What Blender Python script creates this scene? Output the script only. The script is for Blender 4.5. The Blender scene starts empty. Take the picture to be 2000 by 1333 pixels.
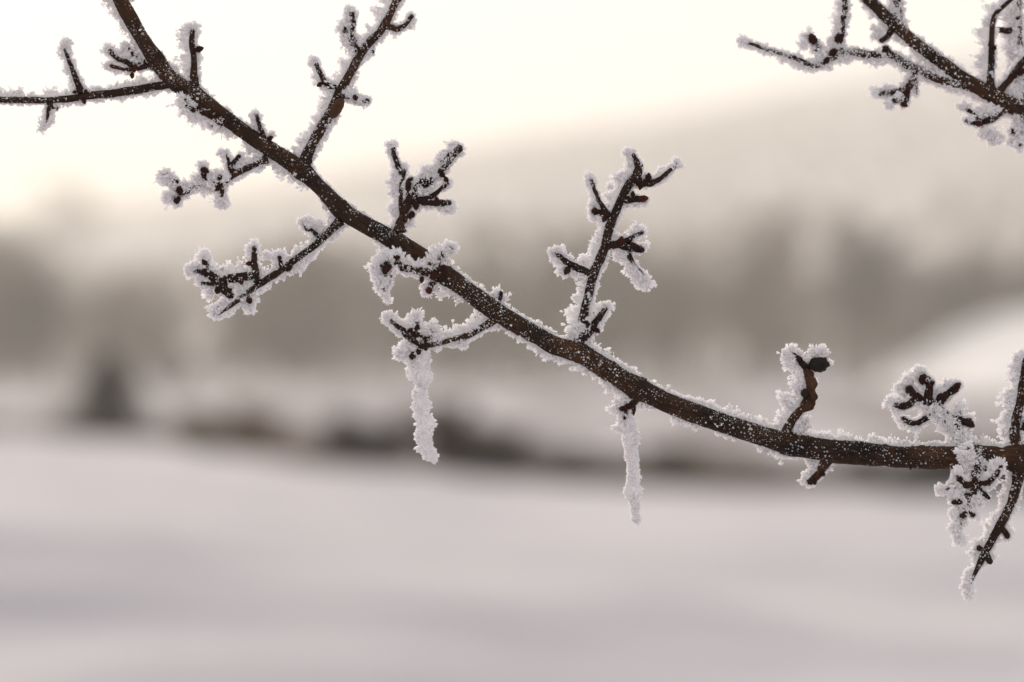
import bpy, math, random
import numpy as np
from mathutils import Vector

# ------------------------------------------------------------------ camera, world, sun
S = bpy.context.scene
C = S.collection
CAM_Z = 1.6
D0 = 1.0                    # distance of the branch in metres
PX = 0.0002                 # metres per photo pixel at the branch
HAZE = 0.0011
SUN_EL, SUN_AZ = 22.0, -26.0      # degrees; azimuth from +Y towards +X

cd = bpy.data.cameras.new('camera'); cam = bpy.data.objects.new('camera', cd); C.objects.link(cam)
cd.lens = 90; cd.sensor_width = 36; cd.clip_start = 0.05; cd.clip_end = 9000
cam.location = (0, 0, CAM_Z); cam.rotation_euler = (math.radians(90), 0, 0)
cd.dof.use_dof = True; cd.dof.focus_distance = D0; cd.dof.aperture_fstop = 4.6
S.camera = cam

W = bpy.data.worlds.new('World'); S.world = W; W.use_nodes = True
nt = W.node_tree; bg = nt.nodes['Background']
sky = nt.nodes.new('ShaderNodeTexSky'); sky.sky_type = 'NISHITA'; sky.sun_disc = False
sky.sun_elevation = math.radians(SUN_EL); sky.sun_rotation = math.radians(SUN_AZ)
sky.altitude = 300; sky.air_density = 1.0; sky.dust_density = 1.2; sky.ozone_density = 1.0
bg.inputs[1].default_value = 0.05
# milky winter overcast veil: a uniform pale layer over the clear sky
veil = nt.nodes.new('ShaderNodeMix'); veil.data_type = 'RGBA'; veil.blend_type = 'ADD'; veil.inputs['Factor'].default_value = 1.0
veil.inputs[7].default_value = (13.6, 12.85, 11.9, 1)
nt.links.new(sky.outputs[0], veil.inputs[6]); nt.links.new(veil.outputs[2], bg.inputs[0])

sd = bpy.data.lights.new('sun', 'SUN'); sun = bpy.data.objects.new('sun', sd); C.objects.link(sun)
sd.energy = 4.8; sd.angle = math.radians(0.6); sd.color = (1.0, 0.90, 0.77)
az, el = math.radians(SUN_AZ), math.radians(SUN_EL)
to_sun = Vector((math.sin(az)*math.cos(el), math.cos(az)*math.cos(el), math.sin(el)))
sun.rotation_euler = to_sun.to_track_quat('Z', 'Y').to_euler()
vs = S.view_settings
vs.view_transform = 'Standard'; vs.look = 'None'; vs.gamma = 1; vs.use_curve_mapping = False
vs.exposure = -0.02

cy = S.cycles; cy.max_bounces = 28; cy.diffuse_bounces = 24; cy.transmission_bounces = 24; cy.volume_bounces = 3
rng = np.random.default_rng(7); random.seed(7)

# ------------------------------------------------------------------ helpers
def vnoise(p, seed=0):
    """vectorised value noise, p (n,3) -> 0..1"""
    p = np.asarray(p, float); i = np.floor(p).astype(np.int64); f = p - i; f = f*f*(3-2*f)
    def h(a, b, c):
        n = (a*374761393 + b*668265263 + c*2147483647 + seed*974711) & 0xffffffff
        n = ((n ^ (n >> 13))*1274126177) & 0xffffffff
        n = ((n ^ (n >> 16))*2246822519) & 0xffffffff
        return (n & 0xffff)/65535.0
    r = 0
    for dx in (0, 1):
        for dy in (0, 1):
            for dz in (0, 1):
                w = (f[:,0] if dx else 1-f[:,0])*(f[:,1] if dy else 1-f[:,1])*(f[:,2] if dz else 1-f[:,2])
                r = r + w*h(i[:,0]+dx, i[:,1]+dy, i[:,2]+dz)
    return r
def fbm(p, o=3, seed=0):
    p = np.asarray(p, float); r = 0; a = 1; t = 0
    for k in range(o):
        r = r + a*vnoise(p*2**k, seed+k); t += a; a *= .5
    return r/t
def sstep(a, b, x):
    t = np.clip((x-a)/(b-a), 0, 1); return t*t*(3-2*t)

def mesh_np(name, V, F, mat, smooth=False, uv=None):
    """V (n,3), F (m,k) array of equal sized faces or list of arrays"""
    Fs = F if isinstance(F, list) else [F]
    me = bpy.data.meshes.new(name)
    V = np.ascontiguousarray(V, dtype=np.float32)
    me.vertices.add(len(V)); me.vertices.foreach_set('co', V.ravel())
    nl = sum(f.size for f in Fs); nf = sum(len(f) for f in Fs)
    me.loops.add(nl); me.polygons.add(nf)
    li = np.concatenate([f.ravel() for f in Fs]).astype(np.int32)
    tot = np.concatenate([np.full(len(f), f.shape[1]) for f in Fs]).astype(np.int32)
    st = np.concatenate([[0], np.cumsum(tot)[:-1]]).astype(np.int32)
    me.loops.foreach_set('vertex_index', li)
    me.polygons.foreach_set('loop_start', st); me.polygons.foreach_set('loop_total', tot)
    if smooth: me.polygons.foreach_set('use_smooth', np.ones(nf, bool))
    if uv is not None:
        ul = me.uv_layers.new(name='UVMap'); ul.data.foreach_set('uv', np.asarray(uv, np.float32)[li].ravel())
    me.update(calc_edges=True); me.validate()
    if mat: me.materials.append(mat)
    return me
def link(name, me, parent=None):
    o = bpy.data.objects.new(name, me); C.objects.link(o)
    if parent: o.parent = parent
    return o
def tag(o, label=None, cat=None, group=None, kind=None):
    if label: o['label'] = label
    if cat: o['category'] = cat
    if group: o['group'] = group
    if kind: o['kind'] = kind
    return o
def thing(name, label, cat, loc=(0,0,0), group=None):
    o = bpy.data.objects.new(name, None); C.objects.link(o); o.location = loc; o.empty_display_size = .05
    return tag(o, label, cat, group)

def mat_new(name):
    m = bpy.data.materials.new(name); m.use_nodes = True
    t = m.node_tree; return m, t, t.nodes['Principled BSDF'], t.nodes['Material Output']
def nd(t, typ, **k):
    n = t.nodes.new(typ)
    for a, b in k.items(): setattr(n, a, b)
    return n
def ramp(t, stops):
    n = nd(t, 'ShaderNodeValToRGB'); e = n.color_ramp.elements
    while len(e) < len(stops): e.new(0.5)
    for q, (p, c) in zip(e, stops):
        q.position = p; q.color = (*c, 1) if len(c) == 3 else c
    return n

# ------------------------------------------------------------------ materials
def frost_material(name, col=(.978,.966,.974), trans=.46, scale=900):
    m, t, b, out = mat_new(name)
    tc = nd(t, 'ShaderNodeTexCoord')
    n = nd(t, 'ShaderNodeTexNoise'); n.inputs['Scale'].default_value = scale; n.inputs['Detail'].default_value = 4
    t.links.new(tc.outputs['Object'], n.inputs['Vector'])
    r = ramp(t, [(.3, tuple(c*.98 for c in col)), (.7, col)])
    t.links.new(n.outputs['Fac'], r.inputs[0])
    t.links.new(r.outputs[0], b.inputs['Base Color'])
    b.inputs['Roughness'].default_value = .5; b.inputs['IOR'].default_value = 1.31
    b.inputs['Specular IOR Level'].default_value = .12
    tr = nd(t, 'ShaderNodeBsdfTranslucent'); t.links.new(r.outputs[0], tr.inputs[0])
    mx = nd(t, 'ShaderNodeMixShader'); mx.inputs[0].default_value = trans
    t.links.new(b.outputs[0], mx.inputs[1]); t.links.new(tr.outputs[0], mx.inputs[2]); t.links.new(mx.outputs[0], out.inputs[0])
    return m
M_FROST = frost_material('frost')

def bark_material(name, dark, light, dust=.35, around=1.0, streak=True):
    m, t, b, out = mat_new(name)
    tc = nd(t, 'ShaderNodeTexCoord'); mp = nd(t, 'ShaderNodeMapping')
    t.links.new(tc.outputs['UV'], mp.inputs['Vector'])
    mp.inputs['Scale'].default_value = (18, 9, 1) if streak else (60, 9, 1)
    n1 = nd(t, 'ShaderNodeTexNoise'); n1.inputs['Scale'].default_value = 1.0; n1.inputs['Detail'].default_value = 6; n1.inputs['Roughness'].default_value = .65
    t.links.new(mp.outputs[0], n1.inputs['Vector'])
    n2 = nd(t, 'ShaderNodeTexNoise'); n2.inputs['Scale'].default_value = 55; n2.inputs['Detail'].default_value = 3
    t.links.new(tc.outputs['Object'], n2.inputs['Vector'])
    r = ramp(t, [(.40, dark), (.53, tuple(a*.6+c*.4 for a, c in zip(dark, light))), (.64, light)])
    ad = nd(t, 'ShaderNodeMath', operation='MULTIPLY_ADD'); ad.inputs[1].default_value = .55; 
    t.links.new(n1.outputs['Fac'], ad.inputs[0]); 
    m2 = nd(t, 'ShaderNodeMath', operation='MULTIPLY'); m2.inputs[1].default_value = .45
    t.links.new(n2.outputs['Fac'], m2.inputs[0]); t.links.new(m2.outputs[0], ad.inputs[2])
    t.links.new(ad.outputs[0], r.inputs[0])
    # fine rime dust lying on the bark as round lenticel sized specks
    v = nd(t, 'ShaderNodeTexVoronoi'); v.inputs['Scale'].default_value = 800
    t.links.new(tc.outputs['Object'], v.inputs['Vector'])
    n3 = nd(t, 'ShaderNodeTexNoise'); n3.inputs['Scale'].default_value = 90; n3.inputs['Detail'].default_value = 3
    t.links.new(tc.outputs['Object'], n3.inputs['Vector'])
    th = nd(t, 'ShaderNodeMath', operation='MULTIPLY_ADD'); th.inputs[1].default_value = .9*dust/.35; th.inputs[2].default_value = -.32*dust/.35 - .02
    t.links.new(n3.outputs['Fac'], th.inputs[0])
    lt = nd(t, 'ShaderNodeMath', operation='SUBTRACT'); t.links.new(th.outputs[0], lt.inputs[0])
    mul = nd(t, 'ShaderNodeMath', operation='MULTIPLY'); mul.inputs[1].default_value = .55
    t.links.new(v.outputs['Distance'], mul.inputs[0]); t.links.new(mul.outputs[0], lt.inputs[1])
    g = nd(t, 'ShaderNodeMath', operation='MULTIPLY', use_clamp=True); g.inputs[1].default_value = 9
    t.links.new(lt.outputs[0], g.inputs[0])
    mc = nd(t, 'ShaderNodeMix', data_type='RGBA'); t.links.new(g.outputs[0], mc.inputs['Factor'])
    t.links.new(r.outputs[0], mc.inputs[6]); mc.inputs[7].default_value = (.55,.54,.56,1)
    t.links.new(mc.outputs[2], b.inputs['Base Color'])
    b.inputs['Roughness'].default_value = .75; b.inputs['Specular IOR Level'].default_value = .22
    bp = nd(t, 'ShaderNodeBump'); bp.inputs['Strength'].default_value = .7; bp.inputs['Distance'].default_value = .0006
    t.links.new(ad.outputs[0], bp.inputs['Height']); t.links.new(bp.outputs[0], b.inputs['Normal'])
    return m
M_BARK = bark_material('bark', (.004,.0023,.0017), (.085,.036,.015), .30)
M_TWIG = bark_material('twig_bark', (.006,.003,.0022), (.075,.029,.013), .38)
M_SIDE = bark_material('side_twig_bark', (.008,.004,.0035), (.06,.023,.013), .28)
M_BUD = bark_material('bud_scales', (.012,.005,.004), (.085,.024,.012), .12)
M_REDBUD = bark_material('red_bud_scales', (.03,.008,.005), (.14,.032,.014), .10)
M_KNOT = bark_material('smooth_wood', (.05,.024,.012), (.13,.062,.03), .10)
M_FRUIT = bark_material('withered_skin', (.006,.005,.004), (.035,.022,.015), .10)
M_LEAF = bark_material('dried_leaf', (.02,.009,.005), (.13,.055,.024), .08)

# ------------------------------------------------------------------ pixel geometry -> metres at the branch
def P3(x, y, d=0.0):
    """photo pixel and depth offset (in branch pixels, + away) -> world"""
    k = (D0 + d*PX)/D0
    return np.array([(x-1000)*PX*k, D0 + d*PX, CAM_Z - (y-666.5)*PX*k])

def resample(pts, step):
    """pts (n,5): x y z r ; catmull-rom at about `step` metres"""
    pts = np.asarray(pts, float)
    if len(pts) == 2: pts = np.array([pts[0], (pts[0]+pts[1])/2, pts[1]])
    P = np.vstack([2*pts[0]-pts[1], pts, 2*pts[-1]-pts[-2]])
    out = []
    for i in range(1, len(P)-2):
        a, b, c, d = P[i-1], P[i], P[i+1], P[i+2]
        n = max(1, int(round(np.linalg.norm(c[:3]-b[:3])/step)))
        for k in range(n):
            t = k/n
            q = .5*((2*b) + (-a+c)*t + (2*a-5*b+4*c-d)*t*t + (-a+3*b-3*c+d)*t**3)
            lo, hi = min(b[3], c[3]), max(b[3], c[3]); q[3] = np.clip(q[3], lo, hi)
            out.append(q)
    out.append(P[-2]); return np.array(out)

def frames(P):
    t = np.gradient(P[:, :3], axis=0); t /= np.linalg.norm(t, axis=1)[:, None] + 1e-12
    Y = np.array([0, 1, 0.])
    yp = Y - t*(t@Y)[:, None]; yp /= np.linalg.norm(yp, axis=1)[:, None] + 1e-9
    s = np.cross(yp, t)
    return t, s, yp

def tube_mesh(name, P, mat, sides=12, bump=.06, nscale=250, seed=0, cap=True, rib=0):
    n = len(P); t, s, yp = frames(P)
    th = np.linspace(0, 2*np.pi, sides, endpoint=False)
    N = s[:, None, :]*np.cos(th)[None, :, None] + yp[:, None, :]*np.sin(th)[None, :, None]
    base = P[:, None, :3] + N*P[:, None, 3:4]
    nz = fbm((base*nscale).reshape(-1, 3), 3, seed).reshape(n, sides)
    R = P[:, 3:4]*(1 + bump*(nz-.5)*2)
    if rib:
        R = R*(1 + rib*np.sin(th*5 + 3*fbm(np.c_[np.arange(n)*.05, np.zeros(n), np.zeros(n)], 2, seed)[:, None]*6)[...])
    V = (P[:, None, :3] + N*R[..., None]).reshape(-1, 3)
    L = np.concatenate([[0], np.cumsum(np.linalg.norm(np.diff(P[:, :3], axis=0), axis=1))])
    uv = np.stack([np.repeat(L*10, sides), np.tile(np.abs(th/np.pi-1)*2, n)], 1)
    i = np.arange(n-1)[:, None]*sides; j = np.arange(sides)[None, :]; j2 = (j+1) % sides
    F = np.stack([i+j, i+sides+j, i+sides+j2, i+j2], -1).reshape(-1, 4)
    faces = [F[:, ::-1]]
    if cap:
        V = np.vstack([V, P[0, :3] - t[0]*P[0, 3]*.4, P[-1, :3] + t[-1]*P[-1, 3]*.7]); uv = np.vstack([uv, uv[0], uv[-1]])
        a, b = n*sides, n*sides+1; jj = np.arange(sides); j2 = (jj+1) % sides; o = (n-1)*sides
        faces.append(np.stack([np.full(sides, a), jj, j2], 1)); faces.append(np.stack([np.full(sides, b), o+j2, o+jj], 1))
    return mesh_np(name, V, faces, mat, True, uv)

# ------------------------------------------------------------------ frost flakes
def make_flake(k):
    r = np.random.default_rng(100+k)
    nt_ = r.integers(2, 5)
    out = [(.10, 0.)]
    out.append((.30+.12*r.random(), .42))
    xs = np.linspace(.46, -.46, nt_*2+1)
    for q, x in enumerate(xs):
        y = (.66+.10*r.random()) if q % 2 == 0 else (.9+.22*r.random())
        out.append((x*(.9+.2*r.random()), y))
    out.append((-.30-.12*r.random(), .42)); out.append((-.10, 0.))
    out = np.array(out); n = len(out)
    V = np.zeros((n+2, 3)); V[:n, 0] = out[:, 0]; V[:n, 2] = out[:, 1]; V[:n, 1] = (r.random(n)-.5)*.16
    V[n] = (0, .13, .5); V[n+1] = (0, -.13, .5)
    j = np.arange(n); j2 = (j+1) % n
    F = np.vstack([np.stack([j, j2, np.full(n, n)], 1), np.stack([j2, j, np.full(n, n+1)], 1)])
    return V, F
def make_chunk(k):
    r = np.random.default_rng(300+k)
    V = np.array([[1,0,0],[-1,0,0],[0,1,0],[0,-1,0],[0,0,1],[0,0,-1]], float)*.45
    V += (r.random(V.shape)-.5)*.35; V[:, 2] += .4
    F = np.array([[0,2,4],[2,1,4],[1,3,4],[3,0,4],[2,0,5],[1,2,5],[3,1,5],[0,3,5]])
    return V, F
FLAKES = [make_flake(k) for k in range(10)]; CHUNKS = [make_chunk(k) for k in range(5)]

class Frost:
    def __init__(s): s.V = []; s.F = []; s.n = 0; s.Q = []
    def add(s, V, F):
        s.V.append(V); (s.Q if F.shape[1] == 4 else s.F).append(F + s.n); s.n += len(V)
    def pieces(s, pos, axis, size, flat=.95, wide=1.0):
        """pos (n,3) axis (n,3) unit, size (n,)"""
        n = len(pos)
        if n == 0: return
        kind = np.where(rng.random(n) < flat, rng.integers(0, 10, n), 10+rng.integers(0, 5, n))
        a = axis; u = np.cross(a, rng.normal(size=(n, 3))); u /= np.linalg.norm(u, axis=1)[:, None]+1e-9
        v = np.cross(a, u)
        wd = size*wide*(.75+.5*rng.random(n))
        for k in range(15):
            m = np.nonzero(kind == k)[0]
            if len(m) == 0: continue
            T, F = FLAKES[k] if k < 10 else CHUNKS[k-10]
            V = (pos[m][:, None] + u[m][:, None]*(T[None, :, 0:1]*wd[m][:, None, None])
                 + v[m][:, None]*(T[None, :, 1:2]*size[m][:, None, None]) + a[m][:, None]*(T[None, :, 2:3]*size[m][:, None, None]))
            nv = len(T); Fs = (F[None] + (np.arange(len(m))*nv)[:, None, None]).reshape(-1, 3)
            s.add(V.reshape(-1, 3), Fs)
    def build(s, parent, name='frost', label=None):
        if not s.V: return
        fs = []
        if s.F: fs.append(np.vstack(s.F))
        if s.Q: fs.append(np.vstack(s.Q))
        me = mesh_np(name, np.vstack(s.V), fs, M_FROST)
        me.polygons.foreach_set('use_smooth', np.concatenate([np.full(len(f), f.shape[1] == 4) for f in fs]))
        o = link(name, me, parent); o['kind'] = 'stuff'
        if label: o['label'] = label
        return o
    # frost growing along a twig; T thickness in px, w = (dx, up) preferred side
    def along(s, P, T, w=(-1, .3), lo=.35, front=0., dens=1.0, size=8.5, prof=None, patch=0., taper=True):
        n = len(P)
        if n < 3: return
        t, sd_, yp = frames(P)
        L = np.concatenate([[0], np.cumsum(np.linalg.norm(np.diff(P[:, :3], axis=0), axis=1))])/PX
        wv = np.array([w[0], .35, w[1]]); wv /= np.linalg.norm(wv)
        def thick(N, base, arc):
            g = lo + (1-lo)*np.clip((N@wv+1)/2, 0, 1)**1.6*1.25
            f = front + (1-front)*sstep(-.5, .0, N[:, 1])
            m = .02 + 1.95*fbm(base/PX/10., 2, 5)**1.45
            m2 = fbm(base/PX/38., 2, 9)
            if patch: m = m*sstep(patch-.12, patch+.12, m2)
            else: m = m*(.75+.5*m2)
            tt = T*g*f*m
            if prof is not None: tt = tt*np.interp(arc/L[-1], prof[0], prof[1])
            return tt
        # solid core
        K = 14; step = max(1, int(round(3.2/(L[-1]/(n-1)))))
        idx = np.unique(np.r_[np.arange(0, n, step), n-1]); th = np.linspace(0, 2*np.pi, K, endpoint=False)
        N = sd_[idx][:, None]*np.cos(th)[None, :, None] + yp[idx][:, None]*np.sin(th)[None, :, None]
        base = P[idx][:, None, :3] + N*P[idx][:, None, 3:4]
        tt = thick(N.reshape(-1, 3), base.reshape(-1, 3), np.repeat(L[idx], K)).reshape(len(idx), K)
        hf = vnoise(base.reshape(-1, 3)/PX/4.5, 33).reshape(len(idx), K)
        R = P[idx][:, None, 3] + PX*(tt*(.44+.42*hf) - 1.8)
        V = (P[idx][:, None, :3] + N*R[..., None]).reshape(-1, 3)
        i = np.arange(len(idx)-1)[:, None]*K; j = np.arange(K)[None]; j2 = (j+1) % K
        s.add(V, np.stack([i+j, i+j2, i+K+j2, i+K+j], -1).reshape(-1, 4))
        # flakes
        rmean = P[:, 3].mean()/PX
        cnt = int(L[-1]*(rmean*.8+T*.62)*.32*dens)
        u = rng.random(cnt)*(n-1); i0 = np.minimum(u.astype(int), n-2); fr = (u-i0)[:, None]
        c = P[i0]*(1-fr)+P[i0+1]*fr; a = rng.random(cnt)*2*np.pi
        N = sd_[i0]*np.cos(a)[:, None] + yp[i0]*np.sin(a)[:, None]
        base = c[:, :3] + N*c[:, 3:4]
        tt = thick(N, base, np.interp(u, np.arange(n), L))
        keep = tt > 1.1
        c, N, base, tt, i0 = c[keep], N[keep], base[keep], tt[keep], i0[keep]
        sz = np.minimum(size*(.55+.8*rng.random(len(tt))), 2.0+tt*.9)
        h = np.maximum(0, tt - sz*(.4+.5*rng.random(len(tt))))*(.55+.45*rng.random(len(tt))**.6)
        ax = N + t[i0]*(rng.normal(size=len(tt))*.38)[:, None] + rng.normal(size=N.shape)*.30 + wv*.12
        ax /= np.linalg.norm(ax, axis=1)[:, None]
        s.pieces(base + N*(h*PX)[:, None] - ax*(.15*sz*PX)[:, None], ax, sz*PX)
    def blob(s, c, R, front=.35, dens=1.0, size=8.5, squash=(1, 1, 1)):
        """a clump: c world centre, R px"""
        sq = np.array(squash); front = front*.62
        K, J = 12, 7
        ph = np.linspace(.12, np.pi-.12, J); th = np.linspace(0, 2*np.pi, K, endpoint=False)
        N = np.stack([np.outer(np.sin(ph), np.cos(th)), np.outer(np.sin(ph), np.sin(th)), np.outer(np.cos(ph), np.ones(K))], -1).reshape(-1, 3)
        def rad(N):
            b = c + N*R*PX
            m = .1+1.55*fbm(b/PX/8., 2, 21)**1.2
            f = front + (1-front)*sstep(-.8, -.2, N[:, 1])
            return R*m*(.35+.65*f)
        V = c + N*sq*(rad(N)*.76*PX)[:, None]
        i = np.arange(J-1)[:, None]*K; j = np.arange(K)[None]; j2 = (j+1) % K
        s.add(V, np.stack([i+j, i+K+j, i+K+j2, i+j2], -1).reshape(-1, 4))
        cnt = int(R*R*.46*dens)
        N = rng.normal(size=(cnt, 3)); N /= np.linalg.norm(N, axis=1)[:, None]
        r = rad(N); sz = size*(.55+.8*rng.random(cnt)); sz = np.minimum(sz, 2+R*.6)
        ax = N + rng.normal(size=N.shape)*.35; ax /= np.linalg.norm(ax, axis=1)[:, None]
        s.pieces(c + N*sq*((r - sz*.45)*PX*(.75+.25*rng.random(cnt)))[:, None], ax, sz*PX)
    def grains(s, P, per, rpx=1.0, up=.6, lim=1.0):
        """small rime grains sitting on the bark"""
        n = len(P); t, sd_, yp = frames(P)
        Lt = np.linalg.norm(np.diff(P[:, :3], axis=0), axis=1).sum()/PX
        cnt = int(Lt*per); u = rng.random(cnt)*(n-1); i0 = np.minimum(u.astype(int), n-2); fr = (u-i0)[:, None]
        c = P[i0]*(1-fr)+P[i0+1]*fr; a = rng.random(cnt)*2*np.pi
        N = sd_[i0]*np.cos(a)[:, None] + yp[i0]*np.sin(a)[:, None]
        pr = (.5+.5*N[:, 2])**1.3*up + (1-up)
        pr *= sstep(.3, .6, fbm((c[:, :3]+N*c[:, 3:4])/PX/22., 2, 55))
        k = rng.random(cnt) < pr; c, N = c[k], N[k]; m = len(c)
        sz = rpx*(.6+1.3*rng.random(m)**2.5)*PX*2
        ax = N + rng.normal(size=N.shape)*.5; ax /= np.linalg.norm(ax, axis=1)[:, None]
        s.pieces(c[:, :3] + N*c[:, 3:4] - ax*(sz*.35)[:, None], ax, sz, flat=.3)

# ------------------------------------------------------------------ buds, thorns
def bud_mesh(mat, k=0, long=1.5):
    J, K = 9, 10; r = np.random.default_rng(k)
    V = []
    for j in range(J):
        q = j/(J-1); rad = math.sin(math.pi*min(1, q*.93+.05))**.7*(1-.25*q)*.62
        sc = 1 + .10*((j % 2)*2-1)
        for i in range(K):
            a = 2*math.pi*i/K + j*.3
            rr = rad*sc*(1+.10*math.sin(a*3+j*1.7)+.06*(r.random()-.5))
            V.append((rr*math.cos(a), rr*math.sin(a), (q-.35)*long))
    V = np.array(V); i = np.arange(J-1)[:, None]*K; j = np.arange(K)[None]; j2 = (j+1) % K
    F = np.stack([i+j, i+j2, i+K+j2, i+K+j], -1).reshape(-1, 4)
    top = np.arange((J-1)*K, J*K)[None]; bot = np.arange(K)[::-1][None]
    uv = np.stack([V[:, 2]*.02, V[:, 0]*.3], 1)
    return mesh_np('bud', V, [F, top, bot], mat, True, uv)
BUDS = {'d': [bud_mesh(M_BUD, k) for k in range(3)], 'r': [bud_mesh(M_REDBUD, 5+k) for k in range(2)]}
def add_bud(x, y, d, r, dirv, parent, kind='d'):
    o = link('bud', random.choice(BUDS[kind]), parent); o.location = P3(x, y, d)
    o.rotation_mode = 'QUATERNION'; o.rotation_quaternion = Vector(dirv).to_track_quat('Z', 'Y')
    o.scale = (r*PX*1.35,)*3
    return o

# ------------------------------------------------------------------ twigs
def path(pts, d0, d1):
    L = [0]
    for a, b in zip(pts, pts[1:]): L.append(L[-1]+math.hypot(a[0]-b[0], a[1]-b[1]))
    out = []
    for p, l in zip(pts, L):
        d = d0 + (d1-d0)*l/max(L[-1], 1)
        out.append([*P3(p[0], p[1], d), p[2]*PX])
    return np.array(out)
def depth_at(P, x, y):
    q = P3(x, y, 0); i = np.argmin((P[:, 0]-q[0])**2 + (P[:, 2]-q[2])**2); return (P[i, 1]-D0)/PX
TEMPL = []
def twig(parent, base, pts, subs=(), buds=(), blobs=(), T=18, w=(-1, .3), lo=.4, front=0., d=0, off=0, grain=1.2, mat=None,
         tip=.75, dens=1., prof=None, label=None, name='twig', patch=0., subT=None, subfront=None):
    """one twig of the branch: mesh, side twigs, buds, and its own frost"""
    b0 = depth_at(base, pts[0][0], pts[0][1]) + off
    P = resample(path(pts, b0, b0+d), 2.2*PX)
    # flare at the foot where it leaves the parent wood
    L = np.concatenate([[0], np.cumsum(np.linalg.norm(np.diff(P[:, :3], axis=0), axis=1))])/PX
    P[:, 3] *= 1 + .35*np.exp(-L/(pts[0][2]*.9))
    P[:, :3] += ((np.stack([fbm(P[:, :3]/PX/24., 2, s) for s in (61, 62, 63)], 1)-.5)*PX*2.5)*np.clip(L/15, 0, 1)[:, None]
    o = link(name, tube_mesh(name, P, mat or M_TWIG, 12, .16, 320, 3), parent)
    if label: o['label'] = label
    fr = Frost()
    fr.along(P, T, w, lo, front, dens, prof=prof, patch=patch)
    fr.grains(P, grain)
    if tip: fr.blob(P[-1, :3] + np.array([w[0]*.2, .3, w[1]*.2])*T*tip*PX, T*tip, max(front, .15))
    allP = [P]
    for sb in subs:
        sp = sb[0]; op = sb[1] if len(sb) > 1 else {}
        near = min(allP, key=lambda Q: np.min((Q[:, 0]-P3(*sp[0][:2])[0])**2 + (Q[:, 2]-P3(*sp[0][:2])[2])**2))
        c0 = depth_at(near, sp[0][0], sp[0][1])
        Q = resample(path(sp, c0, c0+op.get('d', rng.uniform(-14, 10))), 2.2*PX)
        allP.append(Q)
        nm = op.get('name', 'side_twig')
        LQ = np.concatenate([[0], np.cumsum(np.linalg.norm(np.diff(Q[:, :3], axis=0), axis=1))])/PX
        if nm == 'side_twig':
            Q[:, :3] += ((np.stack([fbm(Q[:, :3]/PX/14., 2, s) for s in (71, 72, 73)], 1)-.5)*PX*4)*np.clip(LQ/8, 0, 1)[:, None]
            Q[:, 3] *= 1.0+.4*fbm(np.c_[LQ/6, LQ*0, LQ*0+sp[0][0]], 2, 81)
        so = link(nm, tube_mesh(nm, Q, op.get('mat', M_SIDE), 9, .22, 400, 4), o)
        t_ = op.get('T', subT or T*.8)
        fr.along(Q, t_, op.get('w', w), op.get('lo', lo), op.get('front', subfront if subfront is not None else front), dens)
        fr.grains(Q, grain*.5)
        tp = op.get('tip', .8)
        if tp: fr.blob(Q[-1, :3] + np.array([w[0]*.25, .35, w[1]*.25])*t_*tp*PX, t_*tp, max(front, .15))
    for bd in buds:
        x, y, r = bd[:3]; k = bd[3] if len(bd) > 3 else 'd'
        near = min(allP, key=lambda Q: np.min((Q[:, 0]-P3(x, y)[0])**2 + (Q[:, 2]-P3(x, y)[2])**2))
        q = P3(x, y); i = np.argmin((near[:, 0]-q[0])**2+(near[:, 2]-q[2])**2)
        dd = (near[i, 1]-D0)/PX; dv = P3(x, y, dd)-near[i, :3]
        if np.linalg.norm(dv) < 2*PX: dv = np.array([0, -1, .2])
        add_bud(x, y, dd-5, r*1.1, dv/np.linalg.norm(dv), o, k)
    for bl in blobs:
        x, y, R = bl[:3]; f = bl[3] if len(bl) > 3 else .4
        near = min(allP, key=lambda Q: np.min((Q[:, 0]-P3(x, y)[0])**2 + (Q[:, 2]-P3(x, y)[2])**2))
        dd = depth_at(near, x, y)
        fr.blob(P3(x, y, dd + R*(.45-.5*f)), R, f)
    fr.build(o)
    return o, P, fr

# ------------------------------------------------------------------ ground, hills
def rim_r(ang):
    return np.interp(ang, [-.2,-.14,-.08,0,.06,.12,.2], [46,42,34.5,30.3,28.8,28,27])
def height(x, y):
    r = np.hypot(x, y)
    ang = np.arctan2(x, np.maximum(y, .001))
    edge = rim_r(ang)            # far rim of the field, nearer on the right
    fwd = sstep(-.1, .3, y/(r+.01))
    drop = sstep(0, 6, r-edge)*fwd
    z = -1.5*drop
    P = np.stack([x, y, 0*x], -1).reshape(-1, 3)
    ca, sa = math.cos(.45), math.sin(.45); P = np.stack([P[:, 0]*ca-P[:, 1]*sa, P[:, 0]*sa+P[:, 1]*ca, P[:, 2]], 1)
    n0 = fbm(P*np.array([.11, .34, 1])+5, 3, 12).reshape(x.shape)-.5
    n1 = fbm(P*np.array([.16, .55, 1]), 3, 2).reshape(x.shape)-.5
    n2 = fbm(P*np.array([.5, 1.6, 1])+9, 2, 4).reshape(x.shape)-.5
    z = z + (n1*.5 + n2*.26 + n0*1.25)*(1-drop)*sstep(4, 12, r)*sstep(0, 20, edge-r) + drop*n1*1.2
    n3 = fbm(P*np.array([.004, .002, 1])+3, 3, 8).reshape(x.shape)
    # hills rising to the right
    side = np.interp(ang, [-1.2, -.2, -.09, 0, .09, .2, .5, 1.2], [40, 44, 56, 71, 84, 101, 120, 110])
    z = z + fwd*sstep(330, 900, r)*side*(.93+.14*n3)
    z = z + (1-fwd)*sstep(400, 1200, r)*30
    return z
rad = np.concatenate([[0.02, 1.5], np.geomspace(4, 70, 190), np.geomspace(72, 950, 90), np.geomspace(1000, 5200, 16)])
ang = np.radians(np.concatenate([np.linspace(-17, 17, 260), np.linspace(19, 341, 70)]))
RR, AA = np.meshgrid(rad, ang, indexing='ij')
X, Y = RR*np.sin(AA), RR*np.cos(AA); Z = height(X, Y)
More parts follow.
